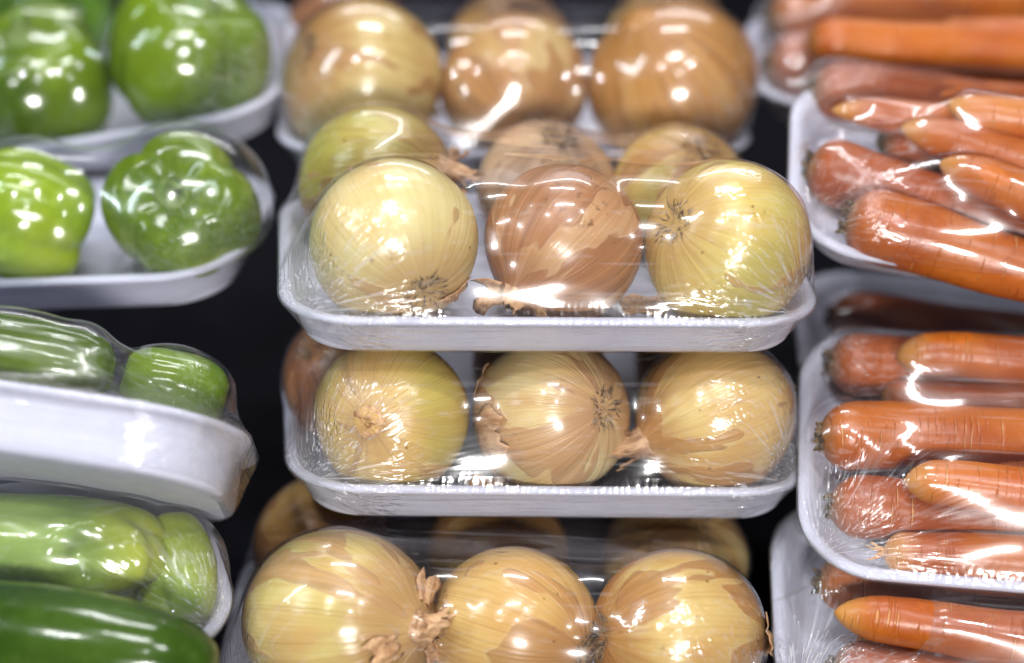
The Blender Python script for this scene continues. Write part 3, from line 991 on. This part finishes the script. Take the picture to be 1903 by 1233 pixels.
pack('carrot_pack', 'blurred foam tray of carrots highest on the shelf', GQ, MH, CWd, CD, CH, CR, obH, .085, res=(64, 44), film=FILM_FAR, seed=38)
pack('carrot_pack', 'shaded foam tray of carrots between two tilted trays', GQ, MI, CWd, CD, CH, CR, obI, .070, res=(64, 44), film=FILM_FAR, seed=43)

# ------------------------------------------------------------------ peppers
def pm(k, a, b, **kw):
    return mat_pepper('pepper_skin_%d' % k, a, b, k * 3.3, **kw)
G1, G2 = (.055, .110, .002), (.160, .255, .004)
Y1, Y2 = (.20, .33, .012), (.30, .40, .02)
GG = 'green peppers wrapped on foam trays'
def ldir(M, v):
    return M.to_3x3().inverted() @ Vector(v)
obA, obB, obC, obD = [], [], [], []
def pep(lst, M, px, py, z, axis, rad, e, mat, label, seed, **kw):
    _, ob = pepper(M, loc_hit(M, px, py, z), ldir(M, axis), rad, e, mat, label, seed, group=GG, **kw)
    lst += ob
pep(obA, MA, 352, 100, .048, (.25, -.1, .9), .042, 1.0, pm(1, G1, G2), 'blurred green bell pepper nearest the corner of the highest pepper tray', 1.3)
pep(obA, MA, 62, 150, .046, (-.1, -.3, .9), .042, 1.0, pm(2, G1, G2), 'blurred green bell pepper left in the highest pepper tray, lobes facing out', 2.7)
pep(obA, MA, 85, 20, .050, (.1, .4, .8), .038, 1.0, pm(3, G1, (.13, .30, .012)), 'blurred green bell pepper at the back of the highest tray', 4.1)
pep(obB, MB, 338, 390, .043, tuple(cam_dir(-.10, .36)), .0385, .92, pm(4, (.08, .145, .003), (.21, .30, .005)), 'green bell pepper with its stem hollow facing out, film streak across', 0.6, stem=.25, dimple=.36)
pep(obB, MB, 48, 402, .046, (-.9, -.1, .35), .0340, 1.12, pm(5, Y1, Y2), 'bright yellow green pepper beside the one with the stem hollow', 3.0, stem=0)
pep(obC, MC, 20, 664, .054, (-1, .05, .12), .0200, 2.6, pm(6, (.050, .095, .006), (.10, .155, .008)), 'long dark green pepper with blunt end behind the white tray wall', 1.0, lobes=3, lob=.09, stem=0, dimple=0, base=.05)
pep(obC, MC, 325, 728, .056, (.9, 0, -.25), .0195, 1.5, pm(7, (.07, .13, .005), (.15, .25, .008)), 'smaller green pepper squeezed in the corner of the upended tray', 2.0, lobes=3, lob=.08, stem=0, dimple=.15, base=.1)
pep(obD, MD, 95, 1018, .050, (-1, -.05, .12), .0240, 2.5, pm(8, (.15, .28, .05), (.26, .38, .08), end=(.36, .42, .03), ends=(-.005, -.055)), 'long light green pepper with rounded end below the upended tray', 5.0, lobes=3, lob=.12, taper=-.12, stem=0, dimple=0, base=.04,
    dents=((ldir(MD, RT * .024 - FWD * .0225 - UP * .003), .0115, .42),))
pep(obD, MD, 326, 1062, .032, (-.2, .6, .6), .0200, 1.6, pm(9, Y1, (.33, .40, .03)), 'knobbly yellow green pepper end beside the long light green pepper', 6.0, lobes=3, lob=.26, stem=0)
pep(obD, MD, 110, 1218, .046, (-1, .12, .1), .0300, 2.6, pm(10, (.018, .048, .005), (.045, .090, .009)), 'long glossy dark green pepper in the lowest pepper tray', 7.0, lobes=3, lob=.10, stem=0, dimple=0, base=.05)
GT = 'foam trays of peppers under cling film'
pack('pepper_pack', 'highest blurred foam tray of green bell peppers', GT, MA, PW, PD, PH, PR, obA, .115, res=(80, 52), film=FILM_FAR, seed=48)
pack('pepper_pack', 'grey white foam tray of two peppers, one showing its stem hollow', GT, MB, PW, BD, PH, PR, obB, .110, res=(96, 60), film=FILM_FAR, gain=.4, seed=53)
pack('pepper_pack', 'upended white foam tray showing its smooth long side and underside', GT, MC, PW, PD, QH, .056, obC, .110, flare=.007, res=(96, 64), gain=.6, seed=58)
pack('pepper_pack', 'lowest foam tray of long peppers, light and dark green', GT, MD, PW, DD, PH, PR, obD, .100, res=(96, 60), film=FILM_DULL, seed=63)

# ------------------------------------------------------------------ shelf under it all
def box(x0, x1, y0, y1, z0, z1):
    V = [(x, y, z) for z in (z0, z1) for x, y in ((x0, y0), (x1, y0), (x1, y1), (x0, y1))]
    F = [(3, 2, 1, 0), (4, 5, 6, 7), (0, 1, 5, 4), (1, 2, 6, 5), (2, 3, 7, 6), (3, 0, 4, 7)]
    return V, F
base_z = M3.translation.z - .0008
V, F = box(-1.2, 1.2, -.30, 2.2, base_z - .03, base_z)
o = obj('shelf', V, F, SHADE, smooth=False)
o['kind'] = 'structure'
